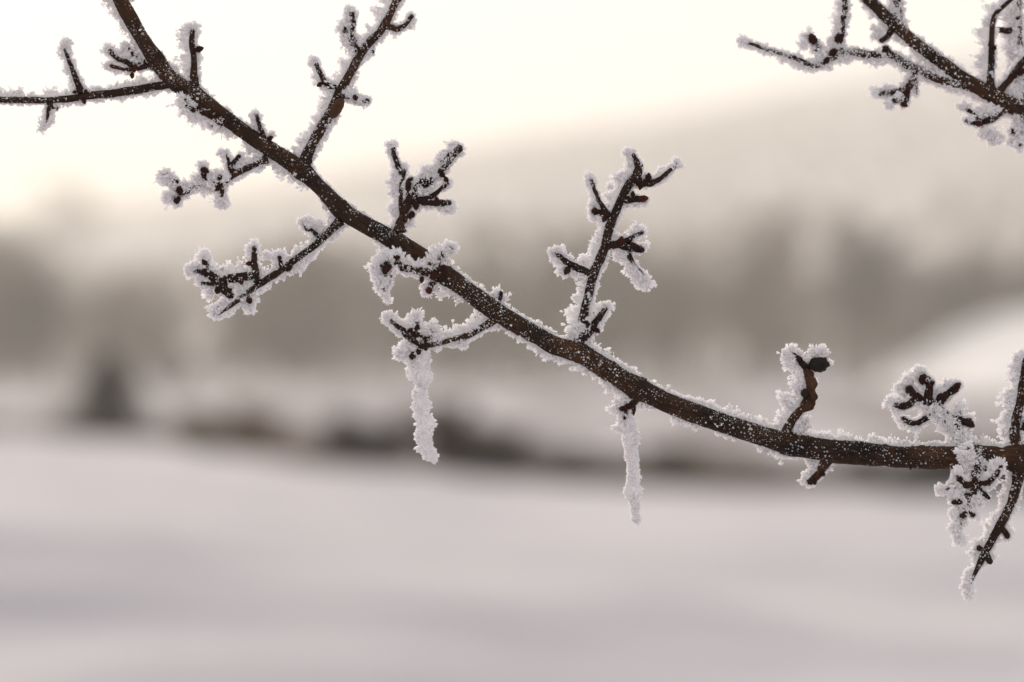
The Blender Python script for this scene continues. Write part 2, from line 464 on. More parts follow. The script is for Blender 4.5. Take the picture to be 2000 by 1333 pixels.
na, nr = len(ang), len(rad)
i = np.arange(nr-1)[:, None]*na; j = np.arange(na)[None]; j2 = (j+1) % na
F = np.stack([i+j, i+na+j, i+na+j2, i+j2], -1).reshape(-1, 4)[:, ::-1]
m, t, b, out = mat_new('snow')
tc = nd(t, 'ShaderNodeTexCoord')
n = nd(t, 'ShaderNodeTexNoise'); n.inputs['Scale'].default_value = .35; n.inputs['Detail'].default_value = 5
t.links.new(tc.outputs['Object'], n.inputs['Vector'])
r = ramp(t, [(.35, (.46,.44,.48)), (.65, (.56,.535,.56))]); t.links.new(n.outputs['Fac'], r.inputs[0])
# beyond the plain: leafless woods and frosted meadows on the far slopes
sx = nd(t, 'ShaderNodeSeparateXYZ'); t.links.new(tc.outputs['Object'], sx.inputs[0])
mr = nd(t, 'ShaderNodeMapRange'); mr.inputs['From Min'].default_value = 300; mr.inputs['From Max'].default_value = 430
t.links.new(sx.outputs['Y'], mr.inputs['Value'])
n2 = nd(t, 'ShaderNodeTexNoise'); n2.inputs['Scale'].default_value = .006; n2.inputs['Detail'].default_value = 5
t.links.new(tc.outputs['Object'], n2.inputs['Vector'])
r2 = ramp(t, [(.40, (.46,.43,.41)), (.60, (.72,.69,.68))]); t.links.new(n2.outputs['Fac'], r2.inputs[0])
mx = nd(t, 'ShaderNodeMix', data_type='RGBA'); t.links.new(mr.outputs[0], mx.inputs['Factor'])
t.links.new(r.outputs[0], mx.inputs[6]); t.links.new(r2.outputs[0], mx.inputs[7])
n5 = nd(t, 'ShaderNodeTexNoise'); n5.inputs['Scale'].default_value = .16; n5.inputs['Detail'].default_value = 4
mp5 = nd(t, 'ShaderNodeMapping'); mp5.inputs['Scale'].default_value = (1.6, .28, 1); t.links.new(tc.outputs['Object'], mp5.inputs[0]); t.links.new(mp5.outputs[0], n5.inputs['Vector'])
r5 = ramp(t, [(.37, (0, 0, 0)), (.56, (1, 1, 1))]); t.links.new(n5.outputs['Fac'], r5.inputs[0])
mr5 = nd(t, 'ShaderNodeMapRange'); mr5.inputs['From Min'].default_value = 49; mr5.inputs['From Max'].default_value = 62; t.links.new(sx.outputs['Y'], mr5.inputs['Value'])
mu5 = nd(t, 'ShaderNodeMath', operation='MULTIPLY'); t.links.new(r5.outputs[0], mu5.inputs[0]); t.links.new(mr5.outputs[0], mu5.inputs[1])
mu6 = nd(t, 'ShaderNodeMath', operation='MULTIPLY'); t.links.new(mu5.outputs[0], mu6.inputs[0]); mu6.inputs[1].default_value = .85
mx5 = nd(t, 'ShaderNodeMix', data_type='RGBA'); t.links.new(mu6.outputs[0], mx5.inputs['Factor']); mx5.inputs[7].default_value = (.16, .13, .13, 1)
t.links.new(mx.outputs[2], mx5.inputs[6])
t.links.new(mx5.outputs[2], b.inputs['Base Color']); b.inputs['Roughness'].default_value = .95; b.inputs['Specular IOR Level'].default_value = .15
n4 = nd(t, 'ShaderNodeTexNoise'); n4.inputs['Scale'].default_value = 14; n4.inputs['Detail'].default_value = 4
t.links.new(tc.outputs['Object'], n4.inputs['Vector'])
bp = nd(t, 'ShaderNodeBump'); bp.inputs['Strength'].default_value = .4; bp.inputs['Distance'].default_value = .03
t.links.new(n4.outputs['Fac'], bp.inputs['Height']); t.links.new(bp.outputs[0], b.inputs['Normal'])
M_SNOW = m
g = link('ground', mesh_np('ground', np.stack([X, Y, Z], -1).reshape(-1, 3), F, M_SNOW, True)); g['kind'] = 'structure'
def gz(x, y): return float(height(np.array([[x]], float), np.array([[y]], float))[0, 0])
def bgx(px, dist): return (px-1000)*PX*dist
def bgz(py, dist): return CAM_Z - (py-666.5)*PX*dist

# snow covered mound on the right
mm, t, b, out = mat_new('clean_snow'); tc = nd(t, 'ShaderNodeTexCoord'); n = nd(t, 'ShaderNodeTexNoise'); n.inputs['Scale'].default_value = .5
t.links.new(tc.outputs['Object'], n.inputs['Vector']); r = ramp(t, [(.35, (.66,.64,.65)), (.65, (.72,.70,.71))]); t.links.new(n.outputs['Fac'], r.inputs[0])
t.links.new(r.outputs[0], b.inputs['Base Color']); b.inputs['Roughness'].default_value = .9; M_CLEAN = mm
def mound(x0, y0, rx, ry, h, name):
    J, K = 14, 40; V = []
    for a in range(J+1):
        q = a/J
        for k in range(K):
            th = 2*math.pi*k/K; rr = q
            wob = 1+.12*math.sin(3*th+1)+.06*math.sin(7*th)
            x, y = rx*rr*math.cos(th)*wob, ry*rr*math.sin(th)*wob
            V.append((x0+x, y0+y, gz(x0+x, y0+y)-.3 + h*(1-q**1.7)))
    V = np.array(V); i = np.arange(J)[:, None]*K; j = np.arange(K)[None]; j2 = (j+1) % K
    F = np.stack([i+j, i+K+j, i+K+j2, i+j2], -1).reshape(-1, 4)
    F = np.vstack([F]); top = np.arange(K)[None]
    o = link(name, mesh_np(name, V, [F, top], M_CLEAN, True)); o['kind'] = 'structure'; return o
mound(bgx(2035, 165), 165, 10.5, 28, 5.3, 'snow_mound')

# ------------------------------------------------------------------ background trees and bushes
def wood_mat(name, a, b2):
    m, t, b, out = mat_new(name); tc = nd(t, 'ShaderNodeTexCoord')
    n = nd(t, 'ShaderNodeTexNoise'); n.inputs['Scale'].default_value = 3; n.inputs['Detail'].default_value = 5
    t.links.new(tc.outputs['Object'], n.inputs['Vector']); r = ramp(t, [(.35, a), (.65, b2)])
    t.links.new(n.outputs['Fac'], r.inputs[0]); t.links.new(r.outputs[0], b.inputs['Base Color']); b.inputs['Roughness'].default_value = .85
    return m
M_TRUNK = wood_mat('trunk_bark', (.035,.026,.02), (.075,.058,.045))
M_CROWN = wood_mat('frosted_crown_twigs', (.050,.028,.016), (.155,.095,.06))
M_CONIF = wood_mat('dark_needles', (.060,.054,.036), (.125,.11,.078))
M_RED = wood_mat('reddish_twigs', (.03,.012,.013), (.07,.03,.03))
M_BLUE = wood_mat('dark_twigs', (.03,.032,.038), (.07,.07,.08))
M_TAN = wood_mat('dry_grass_tan', (.13,.085,.055), (.24,.17,.12))
M_DARKT = wood_mat('dark_crown_twigs', (.045,.034,.028), (.09,.07,.058))

def bars(segs, sides=4):
    """segs: list of (p0,p1,r0,r1)"""
    A = np.array([s[0] for s in segs]); B = np.array([s[1] for s in segs]); ra = np.array([s[2] for s in segs]); rb = np.array([s[3] for s in segs])
    d = B-A; d /= np.linalg.norm(d, axis=1)[:, None]+1e-9
    u = np.cross(d, np.where(np.abs(d[:, 2:3]) > .9, [[1., 0, 0]], [[0, 0, 1.]])); u /= np.linalg.norm(u, axis=1)[:, None]; v = np.cross(d, u)
    th = np.linspace(0, 2*np.pi, sides, endpoint=False)
    ring = u[:, None]*np.cos(th)[None, :, None]+v[:, None]*np.sin(th)[None, :, None]
    V = np.concatenate([A[:, None]+ring*ra[:, None, None], B[:, None]+ring*rb[:, None, None]], 1).reshape(-1, 3)
    j = np.arange(sides); j2 = (j+1) % sides
    f = np.stack([j, j2, sides+j2, sides+j], 1)
    F = (f[None]+(np.arange(len(segs))*2*sides)[:, None, None]).reshape(-1, 4)
    return V, F
def grow(r, h, spread=.5, levels=4, up=.25, low=.3, kids=4):
    trunk, limbs = [], []
    p = np.zeros(3); dr = np.array([0, 0, 1.]); n = 6; R = h*.022
    pts = [p]
    for k in range(n):
        dr = dr+r.normal(size=3)*.05; dr /= np.linalg.norm(dr); q = p+dr*h*.8/n
        trunk.append((p, q, R*(1-k/n*.75), R*(1-(k+1)/n*.75))); p = q; pts.append(p)
    def rec(p, d, L, R, lv):
        q = p + d*L; mid = (p+q)/2 + r.normal(size=3)*L*.05
        limbs.append((p, mid, R, R*.8)); limbs.append((mid, q, R*.8, R*.55))
        if lv <= 0: return
        for k in range(kids if lv > 1 else 5):
            dd = d + r.normal(size=3)*spread + np.array([0, 0, up*.5]); dd /= np.linalg.norm(dd)
            s0 = mid if k % 2 else q
            rec(s0, dd, L*(.55+.25*r.random()), R*.55, lv-1)
    for k in range(13):
        f = low + (1-low)*k/13; zi = f*n; i0 = min(int(zi), n-1); s = pts[i0]+(pts[i0+1]-pts[i0])*(zi-i0)
        a = k*2.4+r.random(); e = .35+.5*f
        d = np.array([math.cos(a)*math.cos(e), math.sin(a)*math.cos(e), math.sin(e)])
        rec(s, d, h*(.24-.09*abs(f-.45)), R*.4, levels-2)
    return trunk, limbs
def leafbits(r, limbs, n, size):
    """short fine twigs with rime filling the crown"""
    idx = r.integers(len(limbs)//4, len(limbs), n); segs = []
    for i in idx:
        a, b_ = limbs[i][0], limbs[i][1]; p = a+(b_-a)*r.random(); d = r.normal(size=3); d[2] += .3; d /= np.linalg.norm(d)
        segs.append((p, p+d*size*(.6+.8*r.random()), size*.035, size*.02))
    return segs
def bare_tree_meshes(k, h=12, bits=1100, mat=None):
    r = np.random.default_rng(500+k); tr, li = grow(r, h, .55, 4)
    V, F = bars(tr, 7); a = mesh_np('trunk', V, F, M_TRUNK)
    V, F = bars(li + leafbits(r, li, bits, h*.055), 3); b_ = mesh_np('crown', V, F, mat or M_CROWN)
    return a, b_
def put_tree(name, label, cat, x, y, meshes, s, rz=0, sz=None, group=None, parts=('trunk', 'crown')):
    o = thing(name, label, cat, (x, y, gz(x, y)-.1), group); o.rotation_euler = (0, 0, rz); o.scale = (s, s, sz or s)
    for pn, me in zip(parts, meshes): link(pn, me, o)
    return o
TREES = [bare_tree_meshes(k) for k in range(3)]
DARK = [bare_tree_meshes(10+k, 12, 3200, M_DARKT) for k in range(2)]
def conifer(k, h=6):
    r = np.random.default_rng(900+k); tr = [(np.zeros(3), np.array([0, 0, h*.5]), .11, .07), (np.array([0, 0, h*.5]), np.array([0, 0, h]), .07, .01)]
    V, F = bars(tr, 7); a = mesh_np('trunk', V, F, M_TRUNK); segs = []
    for q in range(230):
        f = .04+.95*q/230; L = h*.24*(1-f)**.8*(.8+.4*r.random())+.1; an = q*2.4; z = h*f
        e = np.array([math.cos(an), math.sin(an), -.25]); p0 = np.array([0, 0, z]); p1 = p0+e*L
        segs.append((p0, p1, .02, .008))
        for w_ in range(14):
            s = p0+(p1-p0)*r.random(); d = r.normal(size=3)*.6+e*.5; d /= np.linalg.norm(d); segs.append((s, s+d*h*.045, .034, .015))
    V, F = bars(segs, 3); b_ = mesh_np('crown', V, F, M_CONIF); return a, b_
CON = conifer(0)
def bush(k, mat, w=1., h=1., n=420):
    r = np.random.default_rng(700+k); segs = []; st = []
    for q in range(26):
        a = r.random()*6.28; e = np.array([math.cos(a)*w*.5, math.sin(a)*w*.5, h*(.6+.3*r.random())]); p0 = e*np.array([.15, .15, 0])
        p1 = e*np.array([.6, .6, .5])+r.normal(size=3)*.04; st += [(p0, p1, .018, .012), (p1, e, .012, .006)]
        for z in range(n//26*2):
            b_ = p0+(e-p0)*(.2+.8*r.random()); d = r.normal(size=3); d[2] = abs(d[2])*.6; d /= np.linalg.norm(d); segs.append((b_, b_+d*.22*w*r.random(), .020, .010))
    V, F = bars(st, 4); a = mesh_np('stems', V, F, M_TRUNK); V, F = bars(segs, 3); b_ = mesh_np('foliage', V, F, mat); return a, b_

put_tree('tree', 'tall broad dark leafless tree standing beside the white mound on the right', 'tree', bgx(1700, 175), 175, DARK[0], .93, .4)
put_tree('tree', 'slender pale trunked tree reaching highest above the wood, left of the dark broad tree', 'tree', bgx(1490, 190), 190, TREES[1], 1.12, 2)
put_tree('tree', 'dark tree rising behind the white mound at the right edge', 'tree', bgx(1960, 220), 220, DARK[1], .95, 1)
put_tree('tree', 'dark tree behind the middle of the white mound', 'tree', bgx(1850, 215), 215, DARK[0], .85, 3.3)
put_tree('tree', 'small dark tree in the wood at the far left edge', 'tree', bgx(60, 170), 170, DARK[1], .62, 3)
put_tree('tree', 'tree whose faint top breaks the skyline at the far left', 'tree', bgx(135, 520), 520, TREES[0], 1.85, 0)
put_tree('tree', 'grey leafless tree behind the frosted thorn twig, left of centre', 'tree', bgx(560, 200), 200, TREES[2], .82, 1)
put_tree('tree', 'brown leafless tree in the wood seen below the hanging middle of the branch', 'tree', bgx(860, 190), 190, TREES[0], .78, 2.2)
put_tree('tree', 'grey tree in the wood just right of the upright frosted twig', 'tree', bgx(1330, 185), 185, TREES[2], .85, 4)
put_tree('tree', 'slim grey tree in the wood between the branch and the upright twig', 'tree', bgx(990, 215), 215, TREES[1], 1.15, 5)
put_tree('conifer', 'dark olive conifer at the left rim of the snowy field', 'conifer', bgx(212, 43), 43, CON, .66, 0, .25)
put_tree('bush', 'dark brown bush in front of the wood, right of the olive conifer', 'bush', bgx(340, 150), 150, bush(1, M_DARKT, 3.2, 2.6), 1, parts=('stems', 'foliage'))
# low growth along the rim of the field
rim = [
 ('tan dry bush at the field rim below the lower left twig', 455, 50, M_TAN, 1.5, .62),
 ('bluish dark bush at the field rim left of the hanging ice strand', 725, 47, M_BLUE, 1.1, .72),
 ('tall dark bush at the field rim behind the end of the left ice strand', 865, 45, M_DARKT, .6, .95),
 ('dark reddish bush at the field rim just right of the left ice strand', 935, 44, M_RED, 1.1, .62),
 ('low grey brown bush right of the reddish one', 1035, 43, M_CONIF, 1.2, .36),
 ('flattened olive bush ending the dark row near the centre', 1140, 42, M_CONIF, 1.1, .24),
 ('round brown bush at the field rim right of the second ice strand', 1310, 40, M_DARKT, .6, .5),
 ('dark low bush at the field rim behind the right end of the branch', 1790, 36, M_CONIF, 1.3, .40),
 ('dark low bush at the field rim at the right edge', 1960, 35, M_BLUE, 1.4, .48)]
tuft = np.random.default_rng(77); GV, GF, go_ = [], [], 0
for q, px in enumerate(list(range(-60, 840, 15)) + list(range(1180, 2100, 22))):
    y = float(rim_r((px-1000)*PX)) + tuft.uniform(-.7, 2.5); x = bgx(px+tuft.uniform(-20, 20), y); z0 = gz(x, y)-.05; segs = []
    for w_ in range(240):
        p = np.array([x+tuft.normal()*.22, y+tuft.normal()*.3, z0]); e = p+np.array([tuft.normal()*.10, tuft.normal()*.10, tuft.uniform(.12, .42)]); segs.append((p, e, .007, .002))
    V, F = bars(segs, 3); GV.append(V); GF.append(F+go_); go_ += len(V)
tag(link('dry_grass', mesh_np('dry_grass', np.vstack(GV), np.vstack(GF), M_TAN)), 'dry tan grass poking from the snow along the far rim of the field', 'grass', kind='stuff')
for k, (lb, px, y, mt, w_, h_) in enumerate(rim):
    y = float(rim_r((px-1000)*PX))-.3; x = bgx(px, y)
    me = bush(20+k, mt, w_, h_+.12, 1500 if h_ > .8 else 900)
    put_tree('bush', lb, 'bush', x, y, me, 1, group='low bushes along the far rim of the field', parts=('stems', 'foliage'))
# far wood: one mass nobody could count
r = np.random.default_rng(42); Vs, Fs = [], []; off = 0
proto = []
for k in range(4):
    rr = np.random.default_rng(50+k); tr, li = grow(rr, 10, .6, 3, kids=3); V, F = bars(tr+li+leafbits(rr, li, 420, .8), 3); proto.append((V, F))
def add_wood(px0, px1, d0, d1, n, s0, s1):
    global off
    for k in range(n):
        dist = d0+(d1-d0)*r.random()
        for _ in range(6):
            px = px0+(px1-px0)*r.random(); cl = float(vnoise(np.array([[px/95., 0, .5]]), 91)[0])
            if r.random() < .25+1.1*cl: break
        x = bgx(px, dist); V, F = proto[k % 4]; s = (s0+(s1-s0)*r.random())*(.68+.62*cl)
        a = r.random()*6.28; c, sn = math.cos(a), math.sin(a)
        W_ = np.stack([V[:, 0]*c-V[:, 1]*sn, V[:, 0]*sn+V[:, 1]*c, V[:, 2]], 1)*s+np.array([x, dist, gz(x, dist)-.2])
        Vs.append(W_); Fs.append(F+off); off += len(V)
add_wood(-250, 2250, 205, 300, 190, .6, 1.35)
add_wood(-250, 2250, 196, 215, 190, .34, .55)
add_wood(-250, 2250, 320, 520, 130, 1.0, 1.3)
o = link('far_wood', mesh_np('far_wood', np.vstack(Vs), np.vstack(Fs), M_CROWN)); tag(o, 'brown grey leafless wood beyond the snowy field', 'wood', kind='stuff')

# haze
bx = [(-2600, -60, -3.5), (2600, 5100, 150)]
V = np.array([[bx[i][0], bx[j][1], bx[k][2]] for i in (0, 1) for j in (0, 1) for k in (0, 1)], float)
F = np.array([[0,1,3,2],[4,6,7,5],[0,4,5,1],[2,3,7,6],[0,2,6,4],[1,5,7,3]])
m, t, b, out = mat_new('haze'); t.nodes.remove(b)
v = nd(t, 'ShaderNodeVolumePrincipled'); v.inputs['Color'].default_value = (.975,.95,.91,1); v.inputs['Density'].default_value = HAZE; v.inputs['Anisotropy'].default_value = .2
t.links.new(v.outputs[0], out.inputs['Volume'])
h = link('haze', mesh_np('haze', V, F, m)); h['kind'] = 'stuff'; h['label'] = 'pale winter haze in the air'; h['category'] = 'haze'; h.display_type = 'WIRE'
# ------------------------------------------------------------------ the main frosted branch
BR = thing('frosted_branch', 'long dark branch with frosted twigs sweeping from the upper left to the right edge', 'branch', (0, 0, 0))
main = [(196,-70,13.5),(235,0,14),(269,62,14.5),(302,114,15.5),(338,157,16.5),(383,188,16),(446,236,15),(501,275,15),(545,303,15.5),(590,334,16.5),
 (625,366,15),(668,410,17),(711,438,16),(766,468,18),(814,498,18),(855,527,19.5),(877,543,19),(932,583,18.5),(987,621,19),(1040,652,19),(1088,678,19),(1134,692,20),
 (1188,724,20),(1253,763,21.5),(1308,789,19.5),(1369,812,20),(1431,833,20),(1482,849,20),(1548,869,22),(1609,879,22.5),(1655,883,23.5),(1755,892,23),(1857,894,24),
 (1959,894,26),(2000,897,27),(2080,903,27)]
MP = resample(path(main, 0, 0), 2.5*PX)
x_ = MP[:, 0]/PX+1000
for nx, amp, wd in ((302,.10,9),(383,.12,10),(590,.12,9),(668,.10,10),(778,.12,10),(852,.16,12),(962,.08,9),(1134,.10,10),(1188,.07,12),(1246,.12,10),(1545,.10,12),(1612,.06,10),(1900,.08,14),(1985,.1,12)):
    MP[:, 3] *= 1+amp*np.exp(-((x_-nx)/wd)**2)
stem = link('stem', tube_mesh('stem', MP, M_BARK, 32, .13, 110, 1), BR)
fr = Frost()
cut = lambda a, b: MP[(x_ >= a) & (x_ <= b)]
fr.along(cut(180, 310), 17, (-1, -.35), .02, 0, 1.0, size=6.5)
fr.along(cut(300, 440), 9, (.6, .8), .05, 0, .8, patch=.45)
fr.along(cut(430, 690), 17, (-.6, -.9), .0, 0, 1.0, size=6.5, patch=.40)
fr.along(cut(430, 800), 6, (.5, .9), .05, 0, .8, patch=.40, size=5)
fr.along(cut(690, 1000), 15, (-.5, -.9), .0, 0, .9, patch=.52)
fr.along(cut(850, 1130), 9, (.4, 1), .05, 0, 1.0, size=5)
fr.along(cut(1000, 1240), 15, (-.4, -.9), .0, 0, .9, patch=.42)
fr.along(cut(1130, 1560), 14, (.3, 1), .02, 0, 1.0, size=6, patch=.34)
fr.along(cut(1240, 1600), 12, (-.3, -1), .0, 0, .9, patch=.52)
fr.along(cut(1560, 2060), 15, (-.1, 1), .0, 0, 1.0, size=6.5, patch=.36)
fr.grains(cut(100, 1560), 13, .72, .9); fr.grains(cut(1560, 2060), 3.2, 1.0, .85)
fr.grains(cut(100, 1560), .5, 2.1, .5)
fr.blob(P3(592, 348, -12), 5, 1); fr.blob(P3(578, 340, -14), 4, 1)
for (x, y, R) in ((1058,686,9),(1070,690,6),(1145,727,8),(1190,758,9),(1205,765,7),(1434,856,8),(1530,887,9),(1525,905,5)):
    fr.blob(P3(x, y, 4), R, .8)
fr.build(stem)
# dark scars and hollows
def scar(x, y, rx, ry, ang, r=18, mat=M_FRUIT, name='scar', parent=stem, d=None):
    K = 18; V = []; dd = -(d if d is not None else math.sqrt(max(0, 1))*r)
    for q in (1, .72, .3):
        for k in range(K):
            a = 2*math.pi*k/K; w_ = 1+.12*math.sin(3*a+x)
            u, v = rx*q*math.cos(a)*w_, ry*q*math.sin(a)*w_
            ca, sa = math.cos(ang), math.sin(ang); X_, Y_ = u*ca-v*sa, u*sa+v*ca
            depth = dd + (1.2 if q == 1 else (-1.0 if q == .72 else 1.0)) + .018*(v*v)
            V.append(P3(x+X_, y+Y_, depth))
    i = np.arange(2)[:, None]*K; j = np.arange(K)[None]; j2 = (j+1) % K
    F = np.stack([i+j, i+j2, i+K+j2, i+K+j], -1).reshape(-1, 4)
    return link(name, mesh_np(name, np.array(V), [F, np.arange(2*K, 3*K)[None]], mat, True, np.array(V)[:, :2]*10), parent)
scar(1194, 727, 14, 6, .62, 19); scar(1166, 722, 9, 6, .7, 18, M_KNOT); scar(1779, 908, 3, 11, .05, 22); scar(447, 231, 9, 6, .6, 14); scar(1758, 882, 10, 4, 0, 22)
def node(x, w_):
    i = int(np.argmin(np.abs(x_-x))); seg = MP[max(0, i-w_):i+w_+1].copy(); n = len(seg)
    seg[:, 3] *= 1.0+.07*np.sin(np.linspace(0, np.pi, n))-.03
    link('growth_ring', tube_mesh('growth_ring', seg, M_SIDE, 20, .14, 700, 9), stem)
for x, w_ in ((304,4),(590,5),(661,3),(852,5),(1246,4),(1533,4)): node(x, w_)

L1 = dict(name='thorn', tip=.7)
# --- upper left
twig(BR, MP, [(338,163,10),(312,168,9),(250,179,9),(175,187,8),(150,191,7.5),(100,196,6.5),(50,196,6.5),(0,195,6.5),(-70,193,6)],
  [([(159,182,6),(143,140,4.5),(127,97,3)], dict(T=19, w=(-1,.1), lo=.5)), ([(98,198,8),(95,215,5),(91,240,1)], dict(name='thorn', T=17, tip=1.1, w=(-.8,-.5), lo=.6)),
   ([(98,205,4),(108,216,3),(113,210,2)], dict(T=10)), ([(262,-40,5),(258,-18,4),(256,-4,3)], dict(T=12)), ([(-40,193,5),(-28,160,4),(-10,135,3)], dict(T=14))],
  [(147,180,4),(164,197,5),(168,180,4)], [(82,250,11),(128,84,13)], T=19, w=(-.15,1), lo=.40, tip=0, grain=3)
twig(BR, MP, [(300,130,7),(285,130,6),(268,133,7)], [([(268,130,5),(236,117,4.5),(212,99,3.5)], dict(T=15)), ([(262,136,4),(240,136,3),(217,129,3.5)], dict(T=15, mat=M_REDBUD)),
   ([(272,128,5),(262,112,4.5),(250,95,4)], dict(T=15, front=.5))], [(258,146,6,'r'),(265,131,8,'r'),(283,122,4)], [(212,95,13),(212,128,12),(243,90,13),(228,105,12)], T=9, tip=0)
twig(BR, MP, [(378,168,10),(379,140,7),(379,120,6),(375,92,6),(376,60,5)], [], [(387,97,8),(378,100,7)], [(372,58,16),(370,150,10)], T=24, w=(-1,.1), lo=.36, d=10)
twig(BR, MP, [(436,240,9),(415,226,8),(400,222,7),(370,212,7),(360,194,5)], [([(432,238,6),(425,245,5),(417,248,4)], dict(T=9))], [(425,227,8),(408,224,9),(388,212,6),(375,215,6)],
  [(365,205,17),(355,192,11),(385,228,15),(412,245,13)], T=21, w=(-.6,-.8), lo=.35, front=.22, off=-8, d=-12)
twig(BR, MP, [(532,290,7),(520,272,5),(508,249,4.5),(501,225,4)], [], [(526,271,6),(528,281,6)], [(498,228,12),(532,262,9)], T=17, w=(-1,.2), lo=.4)
# --- tall twig with the oval knot
o, FP, f_ = twig(BR, MP, [(590,334,13),(600,305,12),(613,276,11),(627,252,11),(645,222,11),(660,190,10),(665,178,10),(684,145,9),(712,95,9),(740,66,8.5),(753,45,8.5),(771,10,8),(796,-40,8)],
  [([(657,172,5),(640,168,5),(630,152,4),(617,124,3.5)], dict(T=15)), ([(668,184,7),(691,190,7),(700,200,5),(720,197,4)], dict(T=14, front=.55, w=(.3,.5))),
   ([(705,100,8),(690,84,9),(684,68,8),(688,48,6),(688,26,5)], dict(T=19, front=.15)), ([(684,72,6),(674,57,5)], dict(T=18)), ([(712,100,4),(727,101,4)], dict(T=14)),
   ([(752,50,6),(765,54,5),(777,57,5),(795,45,4),(806,31,3.5)], dict(T=13, w=(.2,-.6)))],
  [(626,165,6),(728,101,5),(664,176,7),(668,190,6),(694,192,7)], [(612,118,13),(690,195,11,.8),(632,235,16),(640,243,11,.9),(718,197,10),(685,22,15),(672,52,16),(680,80,15)],
  T=23, w=(-1,.25), lo=.34, tip=0, d=25, grain=4.5, label='tall reddish brown twig with an oval knot')
kd = (depth_at(FP, 653, 219))
kn = link('knot', bud_mesh(M_KNOT, 77, 1.0), o); kn.location = P3(654, 218, kd-7); kn.rotation_mode = 'QUATERNION'
kn.rotation_quaternion = Vector((.5, 0, .85)).to_track_quat('Z', 'Y'); kn.scale = (23*PX, 22*PX, 48*PX)
for v_ in kn.data.vertices:      # smooth oval rather than scaly
    q = Vector((v_.co.x, v_.co.y, 0)); z = (v_.co.z+.35)/1.0; 
    if q.length > 1e-6: q = q.normalized()*(.52*math.sqrt(max(.003, 1-(2*z-1)**2))); v_.co.x, v_.co.y = q.x, q.y
# --- left crooked spur
twig(BR, MP, [(521,311,8),(487,327,6.5),(452,345,7),(428,359,7),(394,359,6),(363,375,6),(342,387,5)],
  [([(430,360,8),(433,378,5),(435,402,1)], dict(name='thorn', T=16, tip=.9, w=(-1,-.2))), ([(450,348,6),(449,325,5),(442,301,1.5)], dict(name='thorn', T=13, w=(-1,.3))), ([(449,328,5),(458,318,5),(468,306,4)], dict(T=11, w=(1,.2), lo=.5)),
   ([(400,358,5),(398,340,5),(395,330,4)], dict(T=13)), ([(358,376,6),(347,365,6),(338,352,5)], dict(T=17, front=.5)), ([(350,382,6),(345,393,5)], dict(T=11)), ([(440,352,5),(430,345,6)], dict(T=12, front=.8))],
  [(398,332,8),(350,370,9),(345,393,7),(428,366,8),(452,335,7)], [(322,350,17,.6),(318,342,15,.5),(330,385,17,.5),(345,395,12),(390,350,20,.8),(412,355,20,.9),(435,345,12,.8),(395,325,14,.4),(375,366,14,.8),(430,395,14),(432,300,11),(470,315,15,.4),(490,320,13,.5),(402,372,12,.8)],
  T=17, w=(-.2,1), lo=.6, front=.15, d=-20)
# --- lower left twig ending in a thorn
twig(BR, MP, [(665,432,9),(618,477,7.5),(573,511,7),(521,546,7),(473,580,6),(450,598,4),(424,617,1)],
  [([(503,552,6),(500,530,6),(496,511,5.5),(496,484,4)], dict(T=15)), ([(505,534,6),(480,540,8),(459,542,8),(428,546,9),(397,532,6),(377,528,3)], dict(T=19, w=(-.2,1), front=.1)),
   ([(432,550,7),(438,565,8),(452,580,6)], dict(T=14, w=(-1,-.3))), ([(432,555,5),(412,554,4),(394,553,3)], dict(T=14, w=(-.4,-1))), ([(484,574,5),(487,588,5)], dict(T=18, w=(0,-1))), ([(556,520,5),(563,528,5)], dict(T=10)),
   ([(622,462,4),(608,449,3),(600,449,3),(592,436,2)], dict(T=15)), ([(552,526,4),(545,505,4)], dict(T=16)), ([(405,535,6),(402,518,6)], dict(T=14))],
  [(488,515,6),(401,515,7),(425,566,8),(470,547,7,'r'),(487,588,7),(563,525,7),(546,504,5),(445,570,7),(397,531,7),(502,545,6,'d')],
  [(600,437,17),(622,442,15),(490,488,14),(398,502,17),(375,525,15),(390,545,13),(410,575,14),(420,605,16),(440,590,14),(487,598,16),(470,565,12,.3),(545,500,15),(520,500,12),(648,462,14,.3),(585,525,12)],
  T=20, w=(-.5,.8), lo=.55, tip=.5, d=-10, grain=4)
# --- upright tangled spur above the branch
twig(BR, MP, [(779,452,11),(782,435,8),(786,421,6),(782,400,4.5),(783,375,4.5),(786,352,4.5),(791,331,3.5)],
  [([(785,340,5),(776,321,5),(767,290,4)], dict(T=15, d=8)), ([(787,430,7),(797,425,6),(806,418,6)], dict(T=12)), ([(788,415,7),(800,395,9),(815,392,8),(829,393,7),(853,397,6),(879,397,5)], dict(T=13, w=(.2,-1), d=-12)),
   ([(822,392,6),(836,387,5),(857,373,4),(876,357,3.5)], dict(T=12, w=(-.2,1), d=-20)), ([(806,392,8),(812,375,8),(822,362,10),(857,335,9.5),(878,307,9),(899,290,8)], dict(T=17, w=(-.6,.7), front=.35, d=-25, mat=M_TWIG)),
   ([(800,385,5),(797,368,5),(798,355,4),(806,350,3)], dict(T=8))],
  [(802,391,11),(853,392,6,'r'),(862,340,7),(867,318,6),(812,398,9),(872,352,6),(798,360,7),(805,420,7)],
  [(765,285,13),(790,325,10,.6),(775,345,15),(773,375,14),(768,410,14),(826,372,15,.9),(815,365,12,.9),(880,405,15,.4),(850,345,14,.8),(835,335,14,.6),(885,285,15),(865,310,14),(877,357,10),(862,408,11),(800,435,11,.5),(818,405,10)],
  T=21, w=(-1,.1), lo=.35, tip=.4, d=-8, grain=2)
